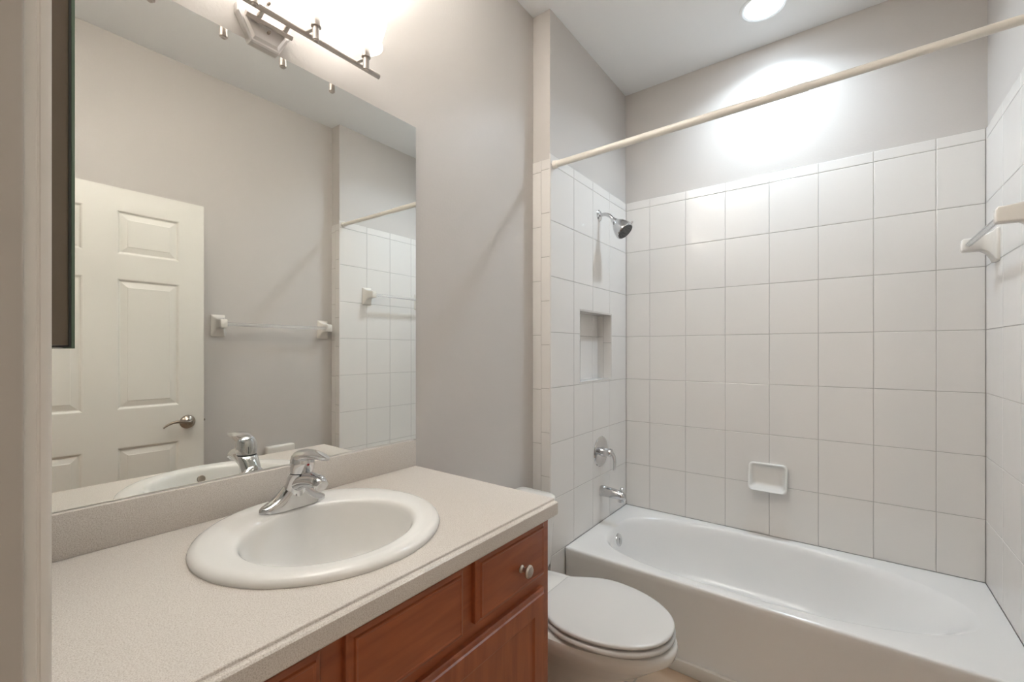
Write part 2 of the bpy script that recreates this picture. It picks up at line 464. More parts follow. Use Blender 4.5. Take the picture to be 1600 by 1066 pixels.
# ------------------------------------------------------------------ countertop with a cut-out, and backsplash
SX, SY, SR = -0.897, 0.519, 0.242
def ring_rect(bm, x0, x1, y0, y1, cx, cy, r, z, n=64):
    """flat annular face set between a circle and a rectangle"""
    inner, outer = [], []
    for i in range(n):
        t = 2 * PI * (i + 0.5) / n; c, s = math.cos(t), math.sin(t)
        k = min(((x1 - cx) / c if c > 0 else (x0 - cx) / c), ((y1 - cy) / s if s > 0 else (y0 - cy) / s))
        inner.append((cx + r * c, cy + r * s, z)); outer.append((cx + k * c, cy + k * s, z))
    return inner, outer
bm = bmesh.new()
CX0, CX1, CY0, CY1 = M + 0.001, -0.6075, D + 0.001, 0.986
cb = CT - 0.040
bm = bmesh.new()
# square region round the sink, left and right fillers
sy0, sy1 = SY - 0.26, SY + 0.26
for z in (CT, cb):
    inner, outer = ring_rect(bm, CX0, CX1, sy0, sy1, SX, SY, SR - 0.02, z)
    iv = [bm.verts.new(p) for p in inner]; ov = [bm.verts.new(p) for p in outer]
    n = len(iv)
    for i in range(n):
        j = (i + 1) % n
        bm.faces.new((iv[i], iv[j], ov[j], ov[i]))
    # corners of the square left between ring and rectangle
    corners = [Vector((x, y, z)) for x in (CX0, CX1) for y in (sy0, sy1)]
    for c in corners:
        best = None
        for i in range(n):
            j = (i + 1) % n
            a, b_ = ov[i].co, ov[j].co
            if abs(a.x - b_.x) > 1e-6 and abs(a.y - b_.y) > 1e-6 and (a - c).length < 0.2 and (b_ - c).length < 0.2:
                bm.faces.new((ov[i], ov[j], bm.verts.new(c)))
    if z == CT: top_i = iv
    else: bot_i = iv
    for (ya, yb_) in ((CY0, sy0), (sy1, CY1)):
        bm.faces.new([bm.verts.new(p) for p in ((CX0, ya, z), (CX1, ya, z), (CX1, yb_, z), (CX0, yb_, z))])
for i in range(len(top_i)):
    j = (i + 1) % len(top_i)
    bm.faces.new((top_i[i], top_i[j], bot_i[j], bot_i[i]))
# moulded front edge
pr = [(CX1, CT), (CX1 + 0.0012, CT - 0.0010), (CX1 + 0.0018, CT - 0.0045), (CX1 + 0.0035, CT - 0.0058), (CX1 + 0.0095, CT - 0.0062), (CX1 + 0.0125, CT - 0.0085), (CX1 + 0.0130, CT - 0.012),
      (CX1 + 0.0130, cb + 0.003), (CX1 + 0.0110, cb), (CX1, cb)]
loft(bm, [[(x, y, z) for x, z in pr] for y in (CY0, CY1)], True, True)
bm.faces.new([bm.verts.new(p) for p in ((CX0, CY1, cb), (CX1, CY1, cb), (CX1, CY1, CT), (CX0, CY1, CT))])
bm.faces.new([bm.verts.new(p) for p in ((CX0, CY0, cb), (CX1, CY0, cb), (CX1, CY0, CT), (CX0, CY0, CT))])
ctop = tag(link('countertop', bm, m_top, sharp=30), 'speckled beige bathroom countertop with stepped front edge on the wooden vanity', 'countertop')
bm = bmesh.new(); box(bm, M + 0.001, -1.148, CY0, CY1 + 0.001, CT, 1.0005, bev=0.002); link('backsplash', bm, m_top, ctop)

# ------------------------------------------------------------------ sink
sink = thing('bathroom_sink', 'round white drop-in washbasin set in the beige countertop', 'sink', (SX, SY, CT))
bm = bmesh.new()
BX, BY, BA, BBr = -0.867, 0.516, 0.160, 0.171     # bowl opening
rings = []
def ell(cx, cy, a, b_, z, n=72):
    return [(cx + a * math.cos(2 * PI * i / n), cy + b_ * math.sin(2 * PI * i / n), z) for i in range(n)]
prof_out = [(0.235, CT - 0.001), (SR, CT), (SR + 0.0015, CT + 0.005), (SR - 0.001, CT + 0.0105), (SR - 0.007, CT + 0.0150), (SR - 0.016, CT + 0.0172)]
for r, z in prof_out: rings.append(ell(SX, SY, r, r, z))
for t in (0.35, 0.75):
    o_, i_ = SR - 0.016, 0
    rings.append([tuple(Vector(p).lerp(Vector(q), t)) for p, q in zip(ell(SX, SY, SR - 0.016, SR - 0.016, CT + 0.0172), ell(BX, BY, BA + 0.010, BBr + 0.010, CT + 0.0150))])
rings.append(ell(BX, BY, BA + 0.010, BBr + 0.010, CT + 0.0148))
for ins, z in ((0.006, 0.0135), (0.002, 0.0105), (-0.001, 0.005), (-0.004, -0.004), (-0.010, -0.025), (-0.021, -0.055), (-0.038, -0.085), (-0.062, -0.110), (-0.090, -0.126), (-0.120, -0.134), (-0.138, -0.137)):
    rings.append(ell(BX, BY, BA + ins, BBr + ins, CT + z))
nin = len(rings)
# underside
for ins, z in ((-0.138, -0.147), (-0.085, -0.135), (-0.055, -0.118), (-0.028, -0.088), (-0.010, -0.05), (0.004, -0.010), (0.030, -0.003)):
    rings.append(ell(BX, BY, BA + ins, BBr + ins, CT + z))
loft(bm, rings, False, False)
link('basin', bm, m_porc, sink, sharp=60)
bm = bmesh.new(); lathe(bm, [(0, 0.0), (0, 0.019), (0.003, 0.021), (0.004, 0.024), (-0.006, 0.024)], (BX, BY, CT - 0.140), (0, 0, 1), 32, False, False)
lathe(bm, [(0.003, 0.016), (0.006, 0.0)], (BX, BY, CT - 0.138), (0, 0, 1), 24); link('drain', bm, m_chrome, sink)
bm = bmesh.new(); lathe(bm, [(-0.002, 0.0115), (0.0015, 0.0115), (0.0025, 0.010), (0.0015, 0.0085), (-0.001, 0.0)], (BX + BA - 0.0085, BY, CT - 0.016), (-1, 0, 0.28), 28); link('overflow_hole', bm, m_nickel_d, sink)

# ------------------------------------------------------------------ faucet
FY = 0.527; FXX = -1.052; FZ = CT + 0.0165
fau = thing('faucet', 'chrome single-lever faucet standing on the back rim of the white sink', 'faucet', (FXX, FY, FZ))
bm = bmesh.new()
rings = []
n = 40
for k in range(n + 1):
    s = -1 + 2 * k / n
    s = max(-0.997, min(0.997, s))
    y = s * 0.078
    h = 0.013 * (1 - abs(s) ** 5) ** 0.5 + 0.050 * math.exp(-(y / 0.036) ** 2)
    wd = 0.0255 * (1 - abs(s) ** 3.2) ** 0.5 + 0.0005
    xo = 0.010 * math.exp(-(y / 0.03) ** 2)
    ring = [(FXX + wd * 1.0, FY + y, FZ)]
    for i in range(17):
        t = PI * i / 16
        c, si = math.cos(t), math.sin(t)
        ring.append((FXX + xo * si + wd * math.copysign(abs(c) ** 0.75, c), FY + y, FZ + 0.003 + h * si ** 0.8))
    ring.append((FXX - wd, FY + y, FZ))
    rings.append(ring)
loft(bm, rings)
link('base', bm, m_chrome, fau, sharp=50)
bm = bmesh.new()
rings = []
for z, x, rx, ry in ((0.0, 0.0, .024, .029), (.02, .002, .024, .027), (.04, .008, .0245, .0255), (.055, .016, .025, .025), (.070, .026, .0255, .025), (.080, .033, .0255, .0252), (.084, .036, .024, .024)):
    rings.append([(FXX + x + rx * math.cos(2 * PI * i / 36), FY + ry * math.sin(2 * PI * i / 36), FZ + z) for i in range(36)])
loft(bm, rings); link('body', bm, m_chrome, fau, sharp=50)
bm = bmesh.new()
rings = [[(FXX + x + rx * math.cos(2 * PI * i / 36), FY + rx * math.sin(2 * PI * i / 36), FZ + z) for i in range(36)] for z, x, rx in ((.083, .036, .0235), (.087, .038, .0235))]
loft(bm, rings); link('seal_ring', bm, m_black, fau)
bm = bmesh.new()
pts = bez([(FXX + 0.004, FY, FZ + 0.046), (FXX + 0.045, FY, FZ + 0.074), (FXX + 0.080, FY, FZ + 0.077), (FXX + 0.114, FY, FZ + 0.0755)], 16)
rings = []
for i, p in enumerate(pts):
    t = i / 16
    ry, rz = 0.0225 - 0.006 * t, 0.024 - 0.009 * t ** 0.7
    rings.append([(p.x, p.y + ry * math.cos(2 * PI * k / 28), p.z + rz * math.sin(2 * PI * k / 28)) for k in range(28)])
loft(bm, rings); link('spout', bm, m_chrome, fau, sharp=50)
bm = bmesh.new()
lathe(bm, [(0, 0.0150), (0.003, 0.0160), (0.016, 0.0158), (0.0195, 0.0135), (0.0200, 0.0110), (0.0170, 0.0)], (FXX + 0.110, FY, FZ + 0.0765), (0.90, 0, -0.43), 28); link('aerator', bm, m_chrome, fau)
bm = bmesh.new()
rings = []
# domed cap of the handle
for z, x, r in ((.087, .038, .0245), (.098, .040, .0262), (.108, .041, .0268), (.118, .042, .0258), (.126, .042, .0232), (.132, .042, .0185), (.1355, .042, .012), (.1370, .042, .004)):
    rings.append([(FXX + x + r * math.cos(2 * PI * i / 40), FY + r * math.sin(2 * PI * i / 40), FZ + z) for i in range(40)])
loft(bm, rings)
# beak-like lever growing out of the cap towards the bowl
pts = bez([(FXX + 0.038, FY, FZ + 0.120), (FXX + 0.072, FY, FZ + 0.134), (FXX + 0.100, FY, FZ + 0.134), (FXX + 0.147, FY, FZ + 0.131)], 16)
rings = []
for i, p in enumerate(pts):
    t = i / 16
    ry = 0.0235 * (1 - t) ** 0.6 + 0.0065 * t + 0.004 * math.sin(PI * t); rz = 0.0150 * (1 - t) ** 1.2 + 0.0030
    rings.append([(p.x, p.y + ry * math.cos(2 * PI * k / 28), p.z + rz * math.sin(2 * PI * k / 28)) for k in range(28)])
loft(bm, rings)
link('handle', bm, m_chrome, fau, sharp=60)
bm = bmesh.new(); lathe(bm, [(0, 0.0035), (0.002, 0.0035), (0.0025, 0.0)], (FXX + 0.0655, FY, FZ + 0.108), (1, 0, 0), 16); link('temperature_dot', bm, m_red, fau)
bm = bmesh.new(); lathe(bm, [(0, 0.0022), (0.045, 0.0022), (0.046, 0.005), (0.056, 0.0055), (0.060, 0.003)], (FXX - 0.021, FY, FZ + 0.004), (0, 0, 1), 16); link('lift_rod', bm, m_chrome, fau)

# ------------------------------------------------------------------ mirror
bm = bmesh.new()
x0, x1 = M + 0.001, M + 0.006
my0, my1, mz0, mz1 = D + 0.004, 0.998, 1.0015, 2.0575
box(bm, x0, x1, my0, my1, mz0, mz1, mi=1)
bm.faces.ensure_lookup_table()
for f in bm.faces:
    if f.calc_center_median().x > x1 - 1e-4: f.material_index = 0
mir = tag(link('wall_mirror', bm, [m_mirror, m_gedge]), 'large frameless mirror on the wall above the sink and backsplash', 'mirror')

# ------------------------------------------------------------------ medicine cabinet on the door wall beside the mirror
mc = thing('medicine_cabinet', 'dark medicine cabinet with green glass door edge beside the doorway', 'cabinet', (-1.02, D, 1.305))
bm = bmesh.new(); box(bm, -1.145, -0.9055, D + 0.001, 0.1238, 1.308, 2.12); link('cabinet_body', bm, m_cab, mc)
bm = bmesh.new(); box(bm, -1.15, -0.9005, 0.1238, 0.1262, 1.305, 2.123, mi=1); box(bm, -1.15, -0.9000, 0.1262, 0.1300, 1.303, 2.125, mi=0, bev=0.0005); link('door', bm, [m_gedge, m_back], mc)
bm = bmesh.new(); box(bm, -1.148, -0.902, 0.1300, 0.1303, 1.305, 2.123); link('mirror_face', bm, m_mirror, mc)

# ------------------------------------------------------------------ vanity light
vl = thing('vanity_light', 'brushed nickel vanity light bar with four glowing frosted glass shades above the mirror', 'wall light', (M, 0.522, 2.11))
bm = bmesh.new()
def hexplate(x, k, yc=0.506, zc=2.121):
    # elongated eight-sided plate, flat top and bottom
    a, b_, c, d_ = 0.033 * k, 0.064 * k, 0.068 * k + 0.0, 0.010 * k
    return [(x, yc + p, zc + q) for p, q in ((-a, -c), (a, -c), (b_, -d_), (b_, d_), (a, c), (-a, c), (-b_, d_), (-b_, -d_))]
rings = [hexplate(M + 0.001, 1.0), hexplate(M + 0.016, 1.0), hexplate(M + 0.020, 0.96), hexplate(M + 0.020, 0.90), hexplate(M + 0.024, 0.80)]
loft(bm, rings); link('backplate', bm, m_plate, vl, sharp=20)
for dz in (-0.032, 0.040):
    bm = bmesh.new(); lathe(bm, [(0, 0.0035), (0.008, 0.0035), (0.010, 0.002)], (M + 0.024, 0.510, 2.121 + dz), (1, 0, 0), 12)
    link('screw', bm, m_nickel_d, vl)
XB, ZB = M + 0.060, 2.1165
bm = bmesh.new(); tube(bm, [(M + 0.032, 0.455, ZB - 0.012), (M + 0.032, 0.565, ZB - 0.012)], 0.0066, 16); link('support_rod', bm, m_nickel, vl)
for y in (0.483, 0.545):
    bm = bmesh.new(); lathe(bm, [(0, 0.0065), (0.034, 0.0055)], (M + 0.024, y, ZB - 0.012), (XB - M - 0.024, 0, 0.012), 16); link('standoff', bm, m_nickel, vl)
bm = bmesh.new(); tube(bm, [(XB, 0.233, ZB), (XB, 0.810, ZB)], 0.0076, 20); link('crossbar', bm, m_nickel, vl)
XS = M + 0.093
for i, y in enumerate((0.302, 0.449, 0.596, 0.743)):
    bm = bmesh.new(); tube(bm, [(XB, y - 0.012, ZB), (XS, y, ZB + 0.006)], 0.0044, 12); link('arm', bm, m_nickel, vl)
    bm = bmesh.new()
    lathe(bm, [(0, 0.0), (0, 0.004), (0.002, 0.0065), (0.004, 0.0065), (0.0045, 0.009), (0.038, 0.0078), (0.0385, 0.0125), (0.043, 0.0125), (0.0435, 0.011), (0.072, 0.0125)], (XS, y, 2.086), (0, 0, 1), 24)
    so = link('socket', bm, m_nickel, vl)
    bm = bmesh.new()
    outer = [(0.0, 0.012), (0.002, 0.040), (0.006, 0.0455), (0.011, 0.0455), (0.0155, 0.0415), (0.019, 0.0405), (0.030, 0.0435), (0.050, 0.0495), (0.070, 0.0545), (0.082, 0.0565)]
    inner = [(0.082, 0.0535), (0.068, 0.0515), (0.048, 0.0465), (0.028, 0.0405), (0.020, 0.0375), (0.012, 0.036), (0.006, 0.012)]
    lathe(bm, outer + inner, (XS, y, 2.152), (0, 0, 1), 36, True, True)
    sh = link('lamp_shade', bm, m_shade, vl, sharp=50)
    bm = bmesh.new(); lathe(bm, [(0, 0.008), (0.006, 0.012), (0.014, 0.018), (0.023, 0.019), (0.031, 0.014), (0.036, 0.0)], (XS, y, 2.160), (0, 0, 1), 20); link('bulb', bm, m_bulb, vl)
    ud = bpy.data.lights.new('shade_glow', 'AREA'); ud.shape = 'DISK'; ud.size = 0.09; ud.energy = UP_W; ud.color = (1.0, 0.965, 0.91); ud.spread = math.radians(100)
    uo = bpy.data.objects.new('shade_glow', ud); sc.collection.objects.link(uo); uo.location = (XS, y, 2.225); uo.rotation_euler = (PI, 0, 0); uo.parent = vl
    uo.matrix_parent_inverse = Matrix.Translation(-ORG[vl.name])

# ------------------------------------------------------------------ recessed downlight over the tub
LX, LY = -0.294, 2.285
rl = thing('recessed_ceiling_light', 'small round glowing recessed light in the ceiling above the bathtub', 'ceiling light', (LX, LY, CZ))
bm = bmesh.new(); lathe(bm, [(-0.001, 0.078), (-0.001, 0.098), (0.003, 0.097), (0.006, 0.088), (0.003, 0.078)], (LX, LY, CZ), (0, 0, -1), 48, False, False); link('trim_ring', bm, m_ceil, rl)
bm = bmesh.new(); lathe(bm, [(-0.0005, 0.079), (0.002, 0.079)], (LX, LY, CZ), (0, 0, -1), 48); link('lens', bm, m_lens, rl)
ld = bpy.data.lights.new('downlight', 'AREA'); ld.shape = 'DISK'; ld.size = 0.15; ld.energy = CAN_W; ld.color = (0.74, 0.88, 1.0); ld.spread = math.radians(138)
lo = bpy.data.objects.new('downlight', ld); sc.collection.objects.link(lo); lo.location = (LX, LY, CZ - 0.0035); lo.parent = rl
lo.matrix_parent_inverse = Matrix.Translation(-ORG[rl.name])

# ------------------------------------------------------------------ bathtub
tub = thing('bathtub', 'white alcove bathtub with flat front apron along the tiled back wall', 'bathtub', (-0.307, 2.2, 0))
TY0, TZ = 1.839, 0.36
bm = bmesh.new()
g = 0.0015
tx0, tx1, ty0, ty1 = L + g, R - g, TY0, B - g
cx, cy, hx, hyy = -0.30, 2.2125, 0.69, 0.328
n = 96
def tring(a, a2, b_, z, e, e2, ccx=cx, ccy=cy):
    return superring(ccx, ccy, a, b_, z, n, e, e2, a2)
rings = [tring(hx, hx - 0.01, hyy, TZ, 3.2, 2.1),
         tring(hx - 0.006, hx - 0.02, hyy - 0.005, TZ - 0.002, 3.2, 2.1),
         tring(hx - 0.014, hx - 0.04, hyy - 0.012, TZ - 0.010, 3.1, 2.1),
         tring(hx - 0.024, hx - 0.085, hyy - 0.020, TZ - 0.035, 3.0, 2.2),
         tring(hx - 0.040, hx - 0.16, hyy - 0.034, TZ - 0.10, 3.0, 2.3),
         tring(hx - 0.058, hx - 0.24, hyy - 0.050, TZ - 0.18, 3.0, 2.5),
         tring(hx - 0.085, hx - 0.32, hyy - 0.075, TZ - 0.25, 3.0, 2.7),
         tring(hx - 0.125, hx - 0.38, hyy - 0.110, TZ - 0.285, 3.0, 2.8),
         tring(hx - 0.20, hx - 0.46, hyy - 0.170, TZ - 0.300, 3.0, 2.8)]
loft(bm, rings, False, True)
# rim plate
inner = rings[0]
iv = [bm.verts.new(p) for p in inner]
def outer_pt(px, py, x0, x1, y0, y1):
    dx, dy = px - cx, py - cy
    k = 1e9
    if abs(dx) > 1e-9: k = min(k, ((x1 - cx) if dx > 0 else (x0 - cx)) / dx)
    if abs(dy) > 1e-9: k = min(k, ((y1 - cy) if dy > 0 else (y0 - cy)) / dy)
    return (cx + dx * k, cy + dy * k, TZ)
X0, X1, Y0, Y1 = tx0, tx1, ty0 + 0.010, ty1
ov = [bm.verts.new(outer_pt(p[0], p[1], X0, X1, Y0, Y1)) for p in inner]
for i in range(n):
    j = (i + 1) % n
    bm.faces.new((iv[i], iv[j], ov[j], ov[i]))
    a, b_ = ov[i].co, ov[j].co
    if abs(a.x - b_.x) > 1e-6 and abs(a.y - b_.y) > 1e-6:
        c = Vector((X0 if min(a.x, b_.x) < cx else X1, Y0 if min(a.y, b_.y) < cy else Y1, TZ))
        if (c - a).length > 1e-6 and (c - b_).length > 1e-6:
            bm.faces.new((ov[i], ov[j], bm.verts.new(c)))
# front edge and apron
pr = [(Y0, TZ), (ty0 + 0.004, TZ - 0.0015), (ty0 + 0.001, TZ - 0.005), (ty0, TZ - 0.012), (ty0, TZ - 0.035), (ty0 + 0.004, TZ - 0.048), (ty0 + 0.006, 0.001), (ty0 + 0.05, 0.001), (ty0 + 0.05, 0.04), (ty0 + 0.03, 0.04)]
loft(bm, [[(x, y, z) for y, z in pr] for x in (tx0, tx1)], True, True)
link('tub_shell', bm, m_tub, tub, sharp=40)
bm = bmesh.new(); lathe(bm, [(-0.01, 0.034), (0.004, 0.036), (0.010, 0.034), (0.013, 0.028), (0.0135, 0.0)], (-0.966, 2.2125, 0.290), (1, 0, 0.12), 36)
box(bm, -0.955, -0.950, 2.2095, 2.2155, 0.275, 0.305)
link('overflow_plate', bm, m_chrome, tub)
bm = bmesh.new(); lathe(bm, [(0, 0.03), (0.003, 0.03), (0.004, 0.02), (0.012, 0.018), (0.014, 0.0)], (-0.74, 2.2125, 0.060), (0, 0, 1), 32); link('drain', bm, m_chrome, tub)
bm = bmesh.new(); box(bm, L + 0.001, R - 0.001, TY0 - 0.013, TY0 + 0.004, 0.0005, 0.050, bev=0.002); struct('trim_5', bm, m_caulk)

# ------------------------------------------------------------------ toilet
TC = 1.358
toi = thing('toilet', 'white two-piece toilet with closed lid between the vanity and the bathtub', 'toilet', (-0.75, TC, 0))
def egg(xb, xf, hw, z, n=56, yb=None, xm=None, eb=2.6):
    """plan outline: xb back, xf front tip, hw half width; back is squarish"""
    xm = xm if xm is not None else xb + (xf - xb) * 0.42
    out = []
    for i in range(n):
        t = 2 * PI * i / n; c, s = math.cos(t), math.sin(t)
        if c >= 0: x = xm + (xf - xm) * abs(c) ** 1.0; y = hw * math.copysign(abs(s) ** 0.92, s)
        else: x = xm - (xm - xb) * abs(c) ** (2 / eb); y = hw * math.copysign(abs(s) ** (2 / eb), s)
        out.append((x, TC + y, z))
    return out
bm = bmesh.new()
loft(bm, [egg(-1.00, -0.53, 0.105, 0.0, eb=4), egg(-1.00, -0.53, 0.105, 0.02, eb=4), egg(-1.00, -0.60, 0.085, 0.07, eb=4), egg(-1.00, -0.62, 0.080, 0.16, eb=4), egg(-1.01, -0.585, 0.100, 0.23, eb=3.5),
          egg(-1.03, -0.50, 0.140, 0.29, eb=3), egg(-1.05, -0.445, 0.168, 0.335, eb=3), egg(-1.07, -0.410, 0.188, 0.365, eb=3), egg(-1.08, -0.405, 0.192, 0.385, eb=3.2), egg(-1.08, -0.408, 0.190, 0.398, eb=3.2), egg(-1.08, -0.42, 0.178, 0.402, eb=3.2)])
link('bowl', bm, m_porc, toi, sharp=60)
def lid_ring(xb, xf, hw, z, hb):
    """seat outline with a narrow straight back"""
    P = []
    xm = -0.665
    n = 40
    for i in range(n + 1):
        t = -PI / 2 + PI * i / n
        P.append((xm + (xf - xm) * math.cos(t), TC + hw * math.copysign(abs(math.sin(t)) ** 0.94, math.sin(t)), z))
    # sides back towards the hinge
    side = bez([(xm, hw, 0), (xm - 0.07, hw, 0), (xb + 0.045, hb + 0.035, 0), (xb, hb, 0)], 10)[1:]
    right = [(p.x, TC + p.y, z) for p in side]
    left = [(p.x, TC - p.y, z) for p in reversed(side)]
    return P + right + left
for nm, z0, th, dxf_, hw in (('seat', 0.4085, 0.017, 0.003, 0.1875), ('lid', 0.4305, 0.014, 0.000, 0.1845)):
    bm = bmesh.new()
    A = lambda k, z: lid_ring(-0.842 + k, -0.416 - k + dxf_, hw - k, z, 0.105 - k)
    loft(bm, [A(0.006, z0), A(0.001, z0 + 0.003), A(0.0, z0 + th * 0.45), A(0.001, z0 + th * 0.75), A(0.004, z0 + th * 0.93), A(0.010, z0 + th), A(0.05, z0 + th + 0.0008)])
    link(nm, bm, m_seat, toi, sharp=60)
for sy in (-1, 1):
    bm = bmesh.new(); box(bm, -0.840, -0.805, TC + sy * 0.06 - 0.020, TC + sy * 0.06 + 0.020, 0.402, 0.4285, bev=0.006, seg=3); link('hinge', bm, m_seat, toi)
def rrect(x0, x1, hw, z, r=0.03, n=8):
    out = []
    for (cx_, cy_, a0) in ((x1 - r, TC + hw - r, 0), (x0 + r * .5, TC + hw - r * .5, 90), (x0 + r * .5, TC - hw + r * .5, 180), (x1 - r, TC - hw + r, 270)):
        rr = r if a0 in (0, 270) else r * .5
        for i in range(n + 1):
            a = math.radians(a0 + 90 * i / n); out.append((cx_ + rr * math.cos(a), cy_ + rr * math.sin(a), z))
    return out
bm = bmesh.new()
loft(bm, [rrect(-1.135, -0.995, 0.175, 0.380), rrect(-1.137, -0.978, 0.198, 0.395), rrect(-1.138, -0.969, 0.212, 0.425), rrect(-1.140, -0.965, 0.220, 0.52), rrect(-1.142, -0.961, 0.233, 0.665)])
link('tank', bm, m_porc, toi, sharp=60)
bm = bmesh.new()
loft(bm, [rrect(-1.145, -0.958, 0.230, 0.662, .04), rrect(-1.148, -0.952, 0.236, 0.667, .045), rrect(-1.148, -0.952, 0.236, 0.688, .045), rrect(-1.146, -0.955, 0.233, 0.696, .045), rrect(-1.140, -0.963, 0.225, 0.700, .04), rrect(-1.10, -1.00, 0.18, 0.702, .03)])
link('tank_lid', bm, m_porc, toi, sharp=60)
bm = bmesh.new(); lathe(bm, [(0, 0.011), (0.010, 0.010), (0.014, 0.006)], (-0.966, TC - 0.16, 0.63), (1, 0, 0), 20)
tube(bm, [(-0.952, TC - 0.16, 0.63), (-0.946, TC - 0.12, 0.626), (-0.944, TC - 0.085, 0.618)], [0.006, 0.0055, 0.0065], 12); link('flush_lever', bm, m_chrome, toi)
for sy in (-1, 1):
    bm = bmesh.new(); lathe(bm, [(0, 0.013), (0.008, 0.012), (0.014, 0.006), (0.016, 0.0)], (-0.80, TC + sy * 0.098, 0.018), (0, 0, 1), 16); link('bolt_cap', bm, m_porc, toi)

# ------------------------------------------------------------------ shower fittings on the left tiles
SHY = 2.205
sh = thing('showerhead', 'chrome shower head on a bent arm high on the left tiled wall', 'shower head', (L, SHY, 2.036))
bm = bmesh.new(); lathe(bm, [(0, 0.030), (0.002, 0.030), (0.007, 0.024), (0.011, 0.014)], (L, SHY, 2.036), (1, 0, 0), 32); link('flange', bm, m_chrome, sh)
bm = bmesh.new(); pts = bez([(L + 0.005, SHY, 2.036), (L + 0.050, SHY, 2.044), (L + 0.068, SHY, 2.020), (L + 0.086, SHY, 1.994)], 14); tube(bm, pts, 0.0098, 18); link('arm', bm, m_chrome, sh)
dirn = Vector((0.68, -0.02, -0.73)).normalized(); o_ = Vector((L + 0.080, SHY, 2.000))
bm = bmesh.new()
lathe(bm, [(0, 0.0135), (0.012, 0.0160), (0.017, 0.0185), (0.021, 0.0180), (0.028, 0.024), (0.048, 0.037), (0.072, 0.0465), (0.090, 0.0505), (0.100, 0.0505), (0.104, 0.047), (0.1032, 0.0)], o_, dirn, 36)
hd = link('head', bm, m_chrome, sh)
m_face = mat('dark_spray_face', (0.12, 0.12, 0.12), 0.4, 0.4)
bm = bmesh.new()
d_, s_, u_ = frame_of(dirn)
lathe(bm, [(0.1025, 0.0435), (0.106, 0.043), (0.1065, 0.0)], o_, dirn, 36)
for rr_, k_ in ((0.036, 20), (0.025, 14), (0.012, 7)):
    for i in range(k_):
        a = 2 * PI * i / k_
        lathe(bm, [(0.0, 0.0022), (0.003, 0.0015)], o_ + d_ * 0.106 + s_ * rr_ * math.cos(a) + u_ * rr_ * math.sin(a), dirn, 8)
link('spray_face', bm, m_face, sh, weld=False)
bm = bmesh.new(); q = o_ + d_ * 0.098 + u_ * 0.052; tube(bm, [q - u_ * 0.006, q + u_ * 0.010], [0.006, 0.004], 10); link('spray_lever', bm, m_chrome, sh)

VY, VZ = 2.222, 0.748
tv = thing('shower_valve', 'chrome round tub and shower valve with lever handle on the left tiles', 'shower valve', (L, VY, VZ))
bm = bmesh.new(); lathe(bm, [(0, 0.083), (0.002, 0.083), (0.006, 0.080), (0.010, 0.060), (0.012, 0.030), (0.013, 0.0)], (L, VY, VZ), (1, 0, 0), 48); link('escutcheon', bm, m_chrome, tv)
bm = bmesh.new(); lathe(bm, [(0.008, 0.027), (0.020, 0.024), (0.040, 0.021), (0.055, 0.023), (0.066, 0.019), (0.071, 0.010), (0.072, 0.0)], (L, VY, VZ), (1, 0, 0), 32); link('hub', bm, m_chrome, tv)
bm = bmesh.new()
pts = bez([(L + 0.052, VY, VZ + 0.004), (L + 0.085, VY, VZ - 0.004), (L + 0.088, VY, VZ - 0.045), (L + 0.080, VY, VZ - 0.088)], 12)
rings = []
for i, p in enumerate(pts):
    t = i / 12
    ry = 0.015 - 0.004 * t + 0.003 * max(0, t - .7) * 3; rx = 0.010 - 0.005 * t
    tt = (pts[min(i + 1, 12)] - pts[max(i - 1, 0)]).normalized(); nn = Vector((tt.z, 0, -tt.x))
    rings.append([p + Vector((0, 1, 0)) * ry * math.cos(2 * PI * k / 20) + nn * rx * math.sin(2 * PI * k / 20) for k in range(20)])
loft(bm, rings); link('lever', bm, m_chrome, tv, sharp=60)

PY, PZ = 2.232, 0.531
ts = thing('tub_spout', 'chrome tub spout with diverter knob below the valve on the left tiles', 'tub spout', (L, PY, PZ))
bm = bmesh.new()
rings = []
for x, r, dz in ((0, .029, 0), (.004, .030, 0), (.02, .029, 0), (.07, .0265, -.002), (.105, .025, -.005), (.125, .024, -.009), (.135, .021, -.012), (.140, .012, -.014)):
    rings.append([(L + x, PY + r * math.cos(2 * PI * i / 28), PZ + dz + r * math.sin(2 * PI * i / 28)) for i in range(28)])
loft(bm, rings)
lathe(bm, [(0, 0.018), (0.022, 0.0175), (0.0225, 0.012)], (L + 0.113, PY, PZ - 0.018), (0.05, 0, -1), 24)
link('spout_body', bm, m_chrome, ts, sharp=50)
bm = bmesh.new(); lathe(bm, [(0, 0.004), (0.012, 0.004), (0.013, 0.008), (0.020, 0.0085), (0.023, 0.005)], (L + 0.118, PY, PZ + 0.012), (0, 0, 1), 16); link('diverter_knob', bm, m_chrome, ts)

